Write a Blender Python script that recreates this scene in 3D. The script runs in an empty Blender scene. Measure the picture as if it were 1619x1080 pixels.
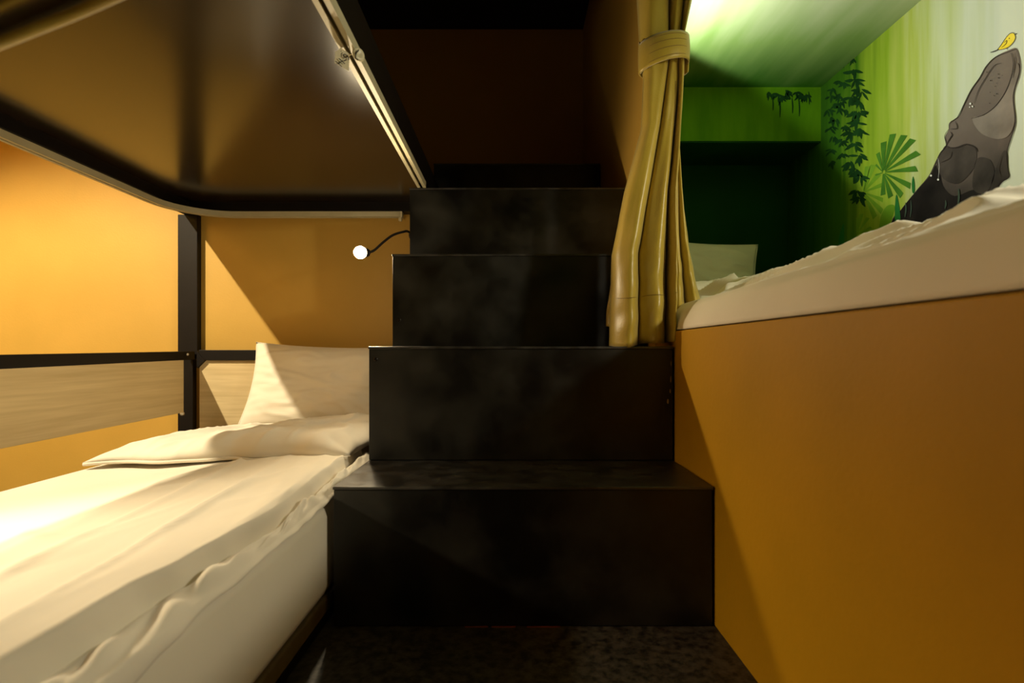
import bpy, bmesh, math, random
import numpy as np
from mathutils import Vector, Matrix, noise

random.seed(7)
SC = bpy.context.scene
COL = SC.collection

# ------------------------------------------------------------------ units
# u = design units (1 u = 1.3 mm); D = depth as a multiple of 850 u; h is measured from the lens height
S = 0.0013
F = 850.0
HC = 430.0


def W(X, D, h):
    return Vector((X * S, D * F * S, (h + HC) * S))


def PX(px, py, D):            # a point of the photograph at a known depth
    return W((px - 809.5) * D, D, (562.0 - py) * D)


# ------------------------------------------------------------------ camera
cam_data = bpy.data.cameras.new('camera')
cam = bpy.data.objects.new('camera', cam_data)
COL.objects.link(cam)
cam.location = W(0, 0, 0)
cam.rotation_euler = (math.pi / 2, 0, 0)
cam_data.sensor_width = 36.0
cam_data.lens = 36.0 * F / 1619.0
cam_data.shift_y = 22.0 / 1619.0
cam_data.clip_start = 0.02
cam_data.dof.use_dof = True
cam_data.dof.focus_distance = 1.75
cam_data.dof.aperture_fstop = 4.0
SC.camera = cam

# ------------------------------------------------------------------ world, exposure
world = bpy.data.worlds.new('world')
SC.world = world
world.use_nodes = True
world.node_tree.nodes['Background'].inputs[0].default_value = (1.0, 0.8, 0.55, 1)
world.node_tree.nodes['Background'].inputs[1].default_value = 0.0
SC.view_settings.view_transform = 'Standard'
SC.view_settings.look = 'None'
SC.view_settings.exposure = 0.0
SC.view_settings.gamma = 1.0
SC.view_settings.use_curve_mapping = False


# ------------------------------------------------------------------ lights
def add_light(name, kind, loc, power, color, radius=0.03, target=None, size=None, blend=0.3):
    l = bpy.data.lights.new(name, kind)
    l.energy = power
    l.color = color
    l.shadow_soft_size = radius
    o = bpy.data.objects.new(name, l)
    COL.objects.link(o)
    o.location = loc
    if kind == 'SPOT':
        l.spot_size = math.radians(size)
        l.spot_blend = blend
    if target is not None:
        o.rotation_euler = (Vector(target) - Vector(loc)).to_track_quat('-Z', 'Y').to_euler()
    return o


CORRIDOR_LAMP = W(-1720, 0.72, 1335)
BERTH_LAMP = W(402, 1.60, 655)
FOOT_LAMP = W(-900, 0.62, 120)
BERTH_FOOT_LAMP = W(930, 0.45, 505)
add_light('corridor_light', 'SPOT', CORRIDOR_LAMP, 400, (1.0, 0.85, 0.58), 0.02,
          CORRIDOR_LAMP + Vector((0.12, 0.0, -1)), 128, 0.35)
add_light('foot_light', 'SPOT', FOOT_LAMP, 33, (1.0, 0.84, 0.56), 0.02,
          W(-600, 0.68, -205), 88, 1.0)
add_light('berth_foot_light', 'SPOT', BERTH_FOOT_LAMP, 35, (1.0, 0.92, 0.70), 0.05,
          W(-300, 0.95, -220), 110, 0.7)
add_light('berth_light', 'SPOT', BERTH_LAMP, 18, (0.97, 1.0, 0.90), 0.02,
          BERTH_LAMP + Vector((268, -212, 223)), 150, 0.12)


# ------------------------------------------------------------------ materials
def new_mat(name):
    m = bpy.data.materials.new(name)
    m.use_nodes = True
    nt = m.node_tree
    return m, nt, nt.nodes['Principled BSDF']


def noise_color(nt, c1, c2, scale=(1, 1, 1), nscale=5.0, detail=4.0, lo=0.35, hi=0.65):
    tc = nt.nodes.new('ShaderNodeTexCoord')
    mp = nt.nodes.new('ShaderNodeMapping')
    mp.inputs['Scale'].default_value = scale
    nz = nt.nodes.new('ShaderNodeTexNoise')
    nz.inputs['Scale'].default_value = nscale
    nz.inputs['Detail'].default_value = detail
    cr = nt.nodes.new('ShaderNodeValToRGB')
    cr.color_ramp.elements[0].position = lo
    cr.color_ramp.elements[1].position = hi
    cr.color_ramp.elements[0].color = (*c1, 1)
    cr.color_ramp.elements[1].color = (*c2, 1)
    nt.links.new(tc.outputs['Object'], mp.inputs['Vector'])
    nt.links.new(mp.outputs['Vector'], nz.inputs['Vector'])
    nt.links.new(nz.outputs['Fac'], cr.inputs['Fac'])
    return mp, nz, cr


def mat(name, c1, c2=None, rough=0.6, metal=0.0, scale=(1, 1, 1), nscale=5.0, detail=4.0, lo=0.35, hi=0.65,
        bump=0.0, bscale=60.0, bstretch=(1, 1, 1), sheen=0.0, spec=0.5, coat=0.0, rough2=None):
    m, nt, b = new_mat(name)
    c2 = c2 or c1
    mp, nz, cr = noise_color(nt, c1, c2, scale, nscale, detail, lo, hi)
    nt.links.new(cr.outputs['Color'], b.inputs['Base Color'])
    b.inputs['Roughness'].default_value = rough
    if rough2 is not None:
        mr = nt.nodes.new('ShaderNodeMapRange')
        mr.inputs['From Min'].default_value = 0.3
        mr.inputs['From Max'].default_value = 0.7
        mr.inputs['To Min'].default_value = rough
        mr.inputs['To Max'].default_value = rough2
        nt.links.new(nz.outputs['Fac'], mr.inputs['Value'])
        nt.links.new(mr.outputs['Result'], b.inputs['Roughness'])
    b.inputs['Metallic'].default_value = metal
    b.inputs['Specular IOR Level'].default_value = spec
    b.inputs['Sheen Weight'].default_value = sheen
    b.inputs['Coat Weight'].default_value = coat
    if bump > 0:
        tc = nt.nodes.new('ShaderNodeTexCoord')
        mp2 = nt.nodes.new('ShaderNodeMapping')
        mp2.inputs['Scale'].default_value = bstretch
        n2 = nt.nodes.new('ShaderNodeTexNoise')
        n2.inputs['Scale'].default_value = bscale
        n2.inputs['Detail'].default_value = 3
        bp = nt.nodes.new('ShaderNodeBump')
        bp.inputs['Strength'].default_value = bump
        bp.inputs['Distance'].default_value = 0.004
        nt.links.new(tc.outputs['Object'], mp2.inputs['Vector'])
        nt.links.new(mp2.outputs['Vector'], n2.inputs['Vector'])
        nt.links.new(n2.outputs['Fac'], bp.inputs['Height'])
        nt.links.new(bp.outputs['Normal'], b.inputs['Normal'])
    return m


def emit_mat(name, color, strength):
    m, nt, b = new_mat(name)
    b.inputs['Base Color'].default_value = (*color, 1)
    b.inputs['Emission Color'].default_value = (*color, 1)
    b.inputs['Emission Strength'].default_value = strength
    return m


M = {}
M['paint'] = mat('ochre_wall_paint', (0.50, 0.30, 0.048), (0.55, 0.325, 0.056), rough=0.55, nscale=3, bump=0.08, bscale=140)
M['paint_old'] = mat('ochre_parapet_paint', (0.42, 0.215, 0.003), (0.47, 0.235, 0.004), rough=0.6, nscale=4, bump=0.10, bscale=90)
M['ceiling'] = mat('black_ceiling_paint', (0.006, 0.005, 0.004), (0.010, 0.008, 0.006), rough=0.8)
M['floor'] = mat('speckled_floor', (0.010, 0.008, 0.006), (0.075, 0.064, 0.05), rough=0.5, nscale=70, detail=6, bump=0.2, bscale=200)
M['steel'] = mat('blackened_steel', (0.0022, 0.0018, 0.0012), (0.028, 0.026, 0.0185), rough=0.30, rough2=0.52, nscale=8, detail=10,
                 lo=0.40, hi=0.82, bump=0.06, bscale=30, spec=0.55)
M['tread'] = mat('scuffed_steel_tread', (0.010, 0.0088, 0.007), (0.036, 0.032, 0.026), rough=0.30, rough2=0.48, nscale=26, detail=8, bump=0.10, bscale=90, spec=1.0)
M['frame'] = mat('black_powder_coat', (0.0045, 0.003, 0.002), (0.006, 0.004, 0.003), rough=0.5, nscale=20, spec=0.22)
M['soffit'] = mat('glossy_dark_brown_panel', (0.010, 0.006, 0.003), (0.012, 0.007, 0.0035), rough=0.20, nscale=2, spec=0.62)
M['rail'] = mat('cream_aluminium', (0.45, 0.40, 0.25), (0.50, 0.45, 0.29), rough=0.55, nscale=15)
M['oak'] = mat('pale_oak_laminate', (0.56, 0.42, 0.21), (0.70, 0.55, 0.30), rough=0.5, scale=(1.2, 1.2, 22), nscale=3.0, detail=6,
               lo=0.3, hi=0.7)
M['oak_side'] = mat('pale_oak_board', (0.56, 0.42, 0.21), (0.70, 0.55, 0.30), rough=0.5, scale=(22, 1.0, 22), nscale=3.0, detail=6,
                    lo=0.3, hi=0.7)
M['linen'] = mat('cream_cotton', (0.76, 0.69, 0.56), (0.80, 0.73, 0.60), rough=0.85, nscale=6, bump=0.12, bscale=26,
                 bstretch=(1.6, 0.6, 1.0), sheen=0.2)
M['sheet'] = mat('cream_sheet', (0.80, 0.73, 0.58), (0.84, 0.77, 0.62), rough=0.85, nscale=3, bump=0.08, bscale=14, sheen=0.15)
M['curtain'] = mat('gold_satin', (0.46, 0.325, 0.030), (0.52, 0.37, 0.038), rough=0.36, nscale=8, bump=0.12, bscale=240, sheen=0.4)
M['stitch'] = mat('gold_thread', (0.22, 0.14, 0.03), rough=0.7)
M['screw'] = mat('dark_screw', (0.02, 0.015, 0.012), rough=0.35, metal=0.6)
M['bolt'] = mat('zinc_bolt', (0.55, 0.48, 0.36), rough=0.35, metal=0.8)
M['red'] = mat('red_brown_streak', (0.35, 0.07, 0.015), (0.22, 0.05, 0.015), rough=0.8, nscale=60)
M['chip'] = mat('bare_paint_chip', (0.50, 0.33, 0.12), (0.35, 0.22, 0.08), rough=0.8, nscale=60)
M['rubber'] = mat('black_gooseneck', (0.012, 0.009, 0.008), rough=0.45)
M['bulb'] = emit_mat('lit_bulb', (1.0, 0.82, 0.52), 330)
M['paper'] = mat('aged_paper', (0.70, 0.62, 0.42), (0.78, 0.70, 0.48), rough=0.8, nscale=40)
M['ink'] = mat('black_ink', (0.02, 0.015, 0.012), rough=0.6)
M['plastic'] = mat('cream_plastic', (0.68, 0.62, 0.42), rough=0.35)
M['white_metal'] = mat('white_fixture', (0.7, 0.7, 0.66), rough=0.4)
M['lens'] = emit_mat('lit_diffuser', (1.0, 0.84, 0.6), 4.0)

# mural paints
M['m_body'] = mat('mural_grey', (0.13, 0.105, 0.092), (0.24, 0.20, 0.175), rough=0.7, nscale=7, detail=6)
M['m_light'] = mat('mural_light_grey', (0.16, 0.132, 0.115), (0.27, 0.228, 0.20), rough=0.7, nscale=9)
M['m_dark'] = mat('mural_dark_grey', (0.008, 0.0065, 0.006), (0.022, 0.018, 0.016), rough=0.7, nscale=8)
M['m_mid'] = mat('mural_mid_grey', (0.030, 0.025, 0.022), (0.075, 0.061, 0.054), rough=0.7, nscale=9)
M['m_line'] = mat('mural_outline', (0.035, 0.027, 0.024), rough=0.7)
M['m_white'] = mat('mural_white', (0.75, 0.75, 0.72), rough=0.7)
M['m_yellow'] = mat('mural_yellow', (0.80, 0.62, 0.04), (0.85, 0.68, 0.08), rough=0.7, nscale=30)
M['m_leaf'] = mat('mural_leaf_green', (0.040, 0.13, 0.012), (0.065, 0.19, 0.018), rough=0.7, nscale=12)
M['m_leaf_pale'] = mat('mural_pale_leaf_green', (0.11, 0.24, 0.012), (0.15, 0.30, 0.02), rough=0.7, nscale=12)
M['m_vine'] = mat('mural_vine_green', (0.005, 0.028, 0.005), (0.010, 0.050, 0.009), rough=0.7, nscale=14)


def gradient_mat(name, stops, axis='Y', lo=0.0, hi=1.0, streak=0.12, streak_scale=(1, 9, 0.6), rough=0.65):
    """a painted mural ground: colours follow the world axis, streaked by the brush"""
    m, nt, b = new_mat(name)
    g = nt.nodes.new('ShaderNodeNewGeometry')
    sep = nt.nodes.new('ShaderNodeSeparateXYZ')
    nt.links.new(g.outputs['Position'], sep.inputs[0])
    mr = nt.nodes.new('ShaderNodeMapRange')
    mr.inputs['From Min'].default_value = lo
    mr.inputs['From Max'].default_value = hi
    nt.links.new(sep.outputs[axis], mr.inputs['Value'])
    mp = nt.nodes.new('ShaderNodeMapping')
    mp.inputs['Scale'].default_value = streak_scale
    nt.links.new(g.outputs['Position'], mp.inputs['Vector'])
    nz = nt.nodes.new('ShaderNodeTexNoise')
    nz.inputs['Scale'].default_value = 2.4
    nz.inputs['Detail'].default_value = 7
    nt.links.new(mp.outputs['Vector'], nz.inputs['Vector'])
    ma = nt.nodes.new('ShaderNodeMath')
    ma.operation = 'MULTIPLY_ADD'
    ma.inputs[1].default_value = streak * 2
    ma.inputs[2].default_value = -streak
    nt.links.new(nz.outputs['Fac'], ma.inputs[0])
    ad = nt.nodes.new('ShaderNodeMath')
    ad.operation = 'ADD'
    nt.links.new(mr.outputs['Result'], ad.inputs[0])
    nt.links.new(ma.outputs[0], ad.inputs[1])
    cr = nt.nodes.new('ShaderNodeValToRGB')
    while len(cr.color_ramp.elements) < len(stops):
        cr.color_ramp.elements.new(0.5)
    for e, (p, c) in zip(cr.color_ramp.elements, stops):
        e.position = p
        e.color = (*c, 1)
    nt.links.new(ad.outputs[0], cr.inputs['Fac'])
    nt.links.new(cr.outputs['Color'], b.inputs['Base Color'])
    b.inputs['Roughness'].default_value = rough
    return m


# ------------------------------------------------------------------ object helpers
ROOTLOC = {}


def tag(o, label=None, cat=None, group=None, kind=None):
    if label:
        o['label'] = label
    if cat:
        o['category'] = cat
    if group:
        o['group'] = group
    if kind:
        o['kind'] = kind
    return o


def thing(name, label, cat, loc, group=None):
    o = bpy.data.objects.new(name, None)
    o.empty_display_size = 0.05
    COL.objects.link(o)
    o.location = loc
    ROOTLOC[o.name] = Vector(loc)
    return tag(o, label, cat, group)


def obj(name, bm, m, parent=None, origin=None, smooth=False, mods=()):
    """link a world-space bmesh as one mesh object; its origin goes to its parent's base (or to origin)"""
    if parent is not None:
        base = ROOTLOC[parent.name]
    else:
        if origin is None:
            vs = [v.co for v in bm.verts]
            origin = Vector((sum(v.x for v in vs) / len(vs), sum(v.y for v in vs) / len(vs), min(v.z for v in vs)))
        base = Vector(origin)
    for v in bm.verts:
        v.co -= base
    me = bpy.data.meshes.new(name)
    bmesh.ops.recalc_face_normals(bm, faces=bm.faces)
    bm.to_mesh(me)
    bm.free()
    me.materials.append(m)
    if smooth:
        for p in me.polygons:
            p.use_smooth = True
    o = bpy.data.objects.new(name, me)
    COL.objects.link(o)
    if parent is not None:
        o.parent = parent
    else:
        o.location = base
    ROOTLOC[o.name] = base
    for kind, kw in mods:
        md = o.modifiers.new(kind.lower(), kind)
        for k, v in kw.items():
            setattr(md, k, v)
    return o


def structure(name, bm, m):
    o = obj(name, bm, m)
    o['kind'] = 'structure'
    return o


def box(bm, x0, x1, d0, d1, h0, h1, bev=0.0):
    a, b = W(x0, d0, h0), W(x1, d1, h1)
    return wbox(bm, a, b, bev)


def wbox(bm, a, b, bev=0.0):
    vs = [bm.verts.new((x, y, z)) for x in (a.x, b.x) for y in (a.y, b.y) for z in (a.z, b.z)]
    idx = [(0, 1, 3, 2), (4, 6, 7, 5), (0, 4, 5, 1), (2, 3, 7, 6), (0, 2, 6, 4), (1, 5, 7, 3)]
    fs = [bm.faces.new([vs[i] for i in q]) for q in idx]
    if bev > 0:
        es = {e for f in fs for e in f.edges}
        bmesh.ops.bevel(bm, geom=list(es), offset=bev, segments=2, affect='EDGES', profile=0.5)
    return vs


def hexa(bm, pts, bev=0.0):
    """box from 8 world points ordered like wbox"""
    vs = [bm.verts.new(p) for p in pts]
    idx = [(0, 1, 3, 2), (4, 6, 7, 5), (0, 4, 5, 1), (2, 3, 7, 6), (0, 2, 6, 4), (1, 5, 7, 3)]
    fs = [bm.faces.new([vs[i] for i in q]) for q in idx]
    if bev > 0:
        es = {e for f in fs for e in f.edges}
        bmesh.ops.bevel(bm, geom=list(es), offset=bev, segments=2, affect='EDGES', profile=0.5)


def tube(bm, pts, r, n=10, cap=True):
    pts = [Vector(p) for p in pts]
    rs = r if isinstance(r, (list, tuple)) else [r] * len(pts)
    rings = []
    up = Vector((0.13, 0.21, 0.97))
    for i, p in enumerate(pts):
        t = (pts[min(i + 1, len(pts) - 1)] - pts[max(i - 1, 0)]).normalized()
        a = t.cross(up)
        if a.length < 1e-4:
            a = t.cross(Vector((1, 0, 0)))
        a.normalize()
        b = t.cross(a).normalized()
        rings.append([bm.verts.new(p + (a * math.cos(k * 2 * math.pi / n) + b * math.sin(k * 2 * math.pi / n)) * rs[i])
                      for k in range(n)])
    for i in range(len(rings) - 1):
        for k in range(n):
            bm.faces.new((rings[i][k], rings[i][(k + 1) % n], rings[i + 1][(k + 1) % n], rings[i + 1][k]))
    if cap:
        bm.faces.new(rings[0][::-1])
        bm.faces.new(rings[-1])


def sweep(bm, path, profile):
    """sweep a closed (lateral, up) profile along a horizontal path, with mitred corners"""
    path = [Vector(p) for p in path]
    rings = []
    for i, p in enumerate(path):
        t = (path[min(i + 1, len(path) - 1)] - path[max(i - 1, 0)])
        t.z = 0
        t.normalize()
        lat = Vector((t.y, -t.x, 0))
        rings.append([bm.verts.new(p + lat * a + Vector((0, 0, b))) for a, b in profile])
    n = len(profile)
    for i in range(len(rings) - 1):
        for k in range(n):
            bm.faces.new((rings[i][k], rings[i][(k + 1) % n], rings[i + 1][(k + 1) % n], rings[i + 1][k]))
    bm.faces.new(rings[0][::-1])
    bm.faces.new(rings[-1])


def lathe(bm, centre, axis, prof, n=24):
    """revolve (radius, along) pairs around axis"""
    axis = Vector(axis).normalized()
    a = axis.orthogonal().normalized()
    b = axis.cross(a)
    rings = []
    for r, s in prof:
        rings.append([bm.verts.new(Vector(centre) + axis * s + (a * math.cos(2 * math.pi * k / n) + b * math.sin(2 * math.pi * k / n)) * max(r, 1e-5))
                      for k in range(n)])
    for i in range(len(rings) - 1):
        for k in range(n):
            bm.faces.new((rings[i][k], rings[i][(k + 1) % n], rings[i + 1][(k + 1) % n], rings[i + 1][k]))
    bm.faces.new(rings[0][::-1])
    bm.faces.new(rings[-1])


def grid_mesh(bm, fn, nu, nv):
    vs = [[bm.verts.new(fn(i / nu, j / nv)) for j in range(nv + 1)] for i in range(nu + 1)]
    for i in range(nu):
        for j in range(nv):
            bm.faces.new((vs[i][j], vs[i + 1][j], vs[i + 1][j + 1], vs[i][j + 1]))
    return vs


def sm(a, b, x):
    t = min(1.0, max(0.0, (x - a) / (b - a)))
    return t * t * (3 - 2 * t)


def lerp(a, b, t):
    return a + (b - a) * t


def interp(xs, ys, x):
    return float(np.interp(x, xs, ys))


def nz(x, y, z=0.0):
    return noise.noise(Vector((x, y, z)))


# ================================================================== the room shell
XR = 322                       # aisle face of the wall right of the stairs
RB = 1011                      # painted wall of the berth
HB = 878                       # berth ceiling
HCEIL = 1480
BD_BLOCK = 0.30
bm = bmesh.new(); box(bm, -1150, 1150, -1.4, 2.95, -480, -430); structure('floor', bm, M['floor'])
bm = bmesh.new(); box(bm, -2000, -1150, -1.4, 2.95, -520, -480); structure('floor_corridor', bm, M['floor'])
bm = bmesh.new(); box(bm, -2000, 1150, -1.4, 2.95, HCEIL, HCEIL + 40); structure('ceiling', bm, M['ceiling'])
bm = bmesh.new(); box(bm, -2000, XR + 40, 2.87, 2.95, -430, HCEIL); structure('wall_back', bm, M['paint'])
bm = bmesh.new(); box(bm, -2000, -288, 2.17, 2.24, -480, 541); box(bm, -2000, -1110, 2.17, 2.24, 541, HCEIL); structure('wall_back_lower', bm, M['paint'])
bm = bmesh.new(); box(bm, -2050, -2000, -1.4, 2.95, -480, HCEIL); structure('wall_left', bm, M['paint'])
bm = bmesh.new(); box(bm, -2050, 1150, -1.46, -1.4, -430, HCEIL); structure('wall_behind', bm, M['ceiling'])
bm = bmesh.new(); box(bm, -1112, -1108, BD_BLOCK, 2.165, 555, HCEIL); structure('corridor_light_block', bm, M['paint'])  # added unseen sheet, keeps corridor light out of the space above the bunk
# wall on the right of the stairs: tall part beyond the berth opening and the header over it
bm = bmesh.new()
box(bm, XR, XR + 40, 1.42, 2.87, -430, HCEIL)
structure('wall_right', bm, M['paint'])
bm = bmesh.new(); box(bm, XR, XR + 40, -1.4, 1.42, HB + 10, HCEIL); structure('wall_right_header', bm, M['paint'])
# parapet under the opening, its top edge a little out of level
bm = bmesh.new()
pts = []
for x in (XR, XR + 40):
    for d in (-1.4, 1.42):
        for z in (-430, 37 + 9 * d):
            pts.append(W(x, d, z))
hexa(bm, pts, 0.003)
# worn upper edge
structure('wall_right_parapet', bm, M['paint_old'])

# berth shell
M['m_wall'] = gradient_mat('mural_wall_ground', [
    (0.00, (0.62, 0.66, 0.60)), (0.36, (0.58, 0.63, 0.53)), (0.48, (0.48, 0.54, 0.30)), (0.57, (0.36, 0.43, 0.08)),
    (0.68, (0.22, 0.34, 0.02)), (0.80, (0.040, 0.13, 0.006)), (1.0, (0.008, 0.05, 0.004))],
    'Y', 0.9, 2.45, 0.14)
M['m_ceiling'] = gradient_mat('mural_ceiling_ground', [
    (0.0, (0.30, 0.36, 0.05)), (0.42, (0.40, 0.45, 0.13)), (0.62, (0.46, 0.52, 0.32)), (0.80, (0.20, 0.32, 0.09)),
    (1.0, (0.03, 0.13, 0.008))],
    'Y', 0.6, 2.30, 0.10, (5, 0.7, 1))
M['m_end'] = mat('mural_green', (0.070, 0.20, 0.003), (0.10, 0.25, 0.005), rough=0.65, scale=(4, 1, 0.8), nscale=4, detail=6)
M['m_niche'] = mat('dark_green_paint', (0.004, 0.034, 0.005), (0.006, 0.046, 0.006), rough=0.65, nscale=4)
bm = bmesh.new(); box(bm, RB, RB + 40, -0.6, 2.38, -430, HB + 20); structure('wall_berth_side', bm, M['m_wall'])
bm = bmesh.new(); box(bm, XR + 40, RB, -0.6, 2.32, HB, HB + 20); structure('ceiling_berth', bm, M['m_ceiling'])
bm = bmesh.new(); box(bm, XR + 40, RB, 2.07, 2.32, 702, HB); structure('trim_1', bm, M['m_end'])
bm = bmesh.new(); box(bm, XR + 40, RB, 2.072, 2.32, 697, 702); structure('soffit_shade_board', bm, M['m_niche'])  # added dark board: shade under the soffit put into its colour
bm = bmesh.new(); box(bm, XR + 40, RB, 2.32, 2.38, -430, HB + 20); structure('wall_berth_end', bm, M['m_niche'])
bm = bmesh.new(); box(bm, XR + 40, RB, -0.66, -0.6, -430, HB + 20); structure('wall_berth_near', bm, M['m_end'])
bm = bmesh.new(); box(bm, XR + 40, RB, -0.6, 2.32, 0, 22); structure('floor_berth', bm, M['oak'])

# ================================================================== the stairs
stairs = thing('staircase', 'black steel box staircase climbing between the low bed and the ochre wall', 'stairs', W(18, 1.6, -430))
XL, XRt = -284, 319
steps = [(1.0, 1.30, -430, -208), (1.247, 1.55, -208, 17.5), (1.493, 1.80, 17.5, 239.5), (1.745, 2.34, 239.5, 463),
         (2.286, 2.86, 463, 694)]
for i, (d0, d1, h0, h1) in enumerate(steps):
    bm = bmesh.new()
    t = 5
    g = 1.2
    right = XRt if i < 4 else XRt - 1
    box(bm, XL + 1.5, right - 1.5, d0 + 0.0025, d1, h0 + g, h1 - t, 0.001)                # box with its riser sheet
    sb = obj('step_box', bm, M['steel'], stairs)
    bm = bmesh.new()
    box(bm, XL, right, d0, d1, h1 - t + 0.2, h1, 0.0012)                                # folded tread plate
    obj('tread', bm, M['tread'], sb)


def screw(px, py, D, parent, r=3.6):
    bm = bmesh.new()
    c = PX(px, py, D)
    lathe(bm, c + Vector((0, 0.001, 0)), (0, -1, 0), [(r * S, 0), (r * S, 0.0022), (r * S * 0.7, 0.0034), (r * S * 0.35, 0.0034), (r * S * 0.3, 0.0022)], 16)
    obj('screw', bm, M['screw'], parent, smooth=False)


sbs = [o for o in stairs.children]
screw(594, 568, 1.2495, sbs[1], 4.2)
screw(631, 506, 1.4955, sbs[2], 4.6)
# red streaks at the riser foot, chips and scuffs on the stair edges
for (a, b) in ((735, 772), (777, 815), (833, 886)):
    bm = bmesh.new()
    n = 12
    top, bot = [], []
    for k in range(n + 1):
        x = lerp(a, b, k / n)
        top.append(bm.verts.new(PX(x, 990.4 - random.random() * 0.9, 0.9995)))
        bot.append(bm.verts.new(PX(x, 992.3 + random.random() * 0.7, 0.9995)))
    for k in range(n):
        bm.faces.new((top[k], top[k + 1], bot[k + 1], bot[k]))
    tag(obj('red_streak', bm, M['red'], sbs[0]), 'thin streak of rust along the foot of the riser')
for (cx, cy, rx, ry) in ((1056, 635, 2.0, 4.0), (1060.5, 600, 1.0, 6.0), (1059.5, 618, 1.2, 4), (1061, 575, 0.7, 5), (1057, 737, 3.5, 1.0), (1051, 738, 2.2, 0.8)):
    bm = bmesh.new()
    ring = [bm.verts.new(PX(cx + math.cos(a) * rx * random.uniform(0.7, 1.15), cy + math.sin(a) * ry * random.uniform(0.7, 1.15), 1.2485))
            for a in [k * 2 * math.pi / 9 for k in range(9)]]
    bm.faces.new(ring)
    tag(obj('paint_chip', bm, M['chip'], sbs[1]), 'bare chip in the black paint by the right edge')

# ================================================================== bunk bed frame
bunk = thing('bunk_bed', 'black steel bunk frame over the low bed with oak guard boards and glossy brown underside', 'bunk bed', W(-690, 1.4, -430))
BXL, BXR, BD0, BD1 = -1110, -235, 0.30, 2.145
HB0, HB1 = 477, 541


def part(name, m, boxes, parent=bunk, bev=0.0015, label=None):
    bm = bmesh.new()
    for b in boxes:
        box(bm, *b, bev)
    o = obj(name, bm, m, parent)
    if label:
        o['label'] = label
    return o


part('side_beam', M['frame'], [(BXL, -1068, BD0, BD1, HB0, HB1)])
part('side_beam', M['frame'], [(-262, BXR, BD0, BD1 + 0.02, HB0, HB1)])
part('end_beam', M['frame'], [(-1068, -262, 2.09, BD1, HB0, HB1)])
part('end_beam', M['frame'], [(-1068, -262, BD0, BD0 + 0.05, HB0, HB1)])
part('underside_panel', M['soffit'], [(-1068, -262, BD0 + 0.05, 2.09, 507, 520)], label='glossy dark brown panel under the upper bunk')
part('upper_deck', M['frame'], [(-1110, -290, BD0, 2.86, HB1 + 0.5, HB1 + 12)])
# corner post, with its lower length a little slimmer
part('post', M['frame'], [(-1131, -1065, 2.14, 2.168, -10, HB0), (-1131, -1080, 2.14, 2.166, -430, -10)], label='black corner post')
# post at the camera end, beyond the frame
part('post', M['frame'], [(-1099, -1037, BD0, BD0 + 0.06, -430, HB0)])
# headboard at the wall end
part('head_rail', M['frame'], [(-1040, -292, 2.10, 2.135, -16, 18)])
part('headboard', M['oak'], [(-1044, -292, 2.112, 2.13, -300, -16)], label='pale oak headboard behind the pillow')
bm = bmesh.new()
pts = [W(-1046, 2.098, 16), W(-1020, 2.098, -16), W(-1046, 2.098, -42)]
a = [bm.verts.new(p) for p in pts]
b = [bm.verts.new(p + Vector((0, 0.02, 0))) for p in pts]
bm.faces.new(a); bm.faces.new(b[::-1])
for k in range(3):
    bm.faces.new((a[k], a[(k + 1) % 3], b[(k + 1) % 3], b[k]))
obj('gusset', bm, M['frame'], bunk)


def sloped(name, m, x0, x1, d0, d1, zz0, zz1, label=None):
    """bar along the depth; zz = (bottom, top) at each end"""
    bm = bmesh.new()
    pts = []
    for x in (x0, x1):
        for d, z in ((d0, zz0), (d1, zz1)):
            pts += [W(x, d, z[0]), W(x, d, z[1])]
    hexa(bm, pts, 0.0015)
    o = obj(name, bm, m, bunk)
    if label:
        o['label'] = label
    return o


sloped('guard_rail', M['frame'], -1092, -1068, 0.36, 2.13, (-46, -14), (-14, 14))
sloped('guard_board', M['oak_side'], -1086, -1070, 0.36, 2.062, (-208, -46), (-186, -14), 'pale oak guard board under the black rail')
for px, py, D, m, rr in ((286, 560.5, 2.06, 'bolt', 4.5), (288, 654, 2.07, 'bolt', 7)):
    bm = bmesh.new()
    c = PX(px, py, 2.08)
    c.x = W(-1068, 0, 0).x + 0.0005 if py < 600 else c.x
    lathe(bm, c, (0.6, -0.8, 0), [(rr * S, 0), (rr * S, 0.004), (rr * S * 0.6, 0.007)], 14)
    obj('bolt', bm, M[m], bunk)
# ================================================================== curtain tracks
tw, th = 23 * S, 17 * S
sl = 3.4 * S
ch = [(-tw / 2, 0), (-sl, 0), (-sl, 3 * S), (-tw / 2 + 3 * S, 3 * S), (-tw / 2 + 3 * S, th - 3 * S), (tw / 2 - 3 * S, th - 3 * S),
      (tw / 2 - 3 * S, 3 * S), (sl, 3 * S), (sl, 0), (tw / 2, 0), (tw / 2, th), (-tw / 2, th)]
ZT = 459.5
xt, dt, rr = -1085, 2.105, 175.0
path = [W(xt, 0.34, ZT)]
for k in range(0, 15):
    a = k / 14 * math.pi / 2
    path.append(W(xt + rr * (1 - math.cos(a)), (dt * F - rr + rr * math.sin(a)) / F, ZT))
path.append(W(-366, dt, ZT))
t1 = thing('curtain_track', 'cream curtain track curving round the far left corner under the bunk', 'curtain track', W(xt, dt, ZT))
bm = bmesh.new(); sweep(bm, path, ch); obj('channel', bm, M['rail'], t1)
bm = bmesh.new(); box(bm, -369, -363, dt - 0.015, dt + 0.015, ZT - 1.5, ZT + 17, 0.0008); obj('end_stop', bm, M['plastic'], t1)
bm = bmesh.new(); box(bm, -376, -366, dt - 0.012, dt + 0.002, ZT - 14, ZT - 1, 0.002); obj('runner', bm, M['plastic'], t1)
t2 = thing('curtain_track', 'straight cream double-lipped curtain track along the bunk edge beside the stairs', 'curtain track', W(-247, 1.0, ZT))
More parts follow.
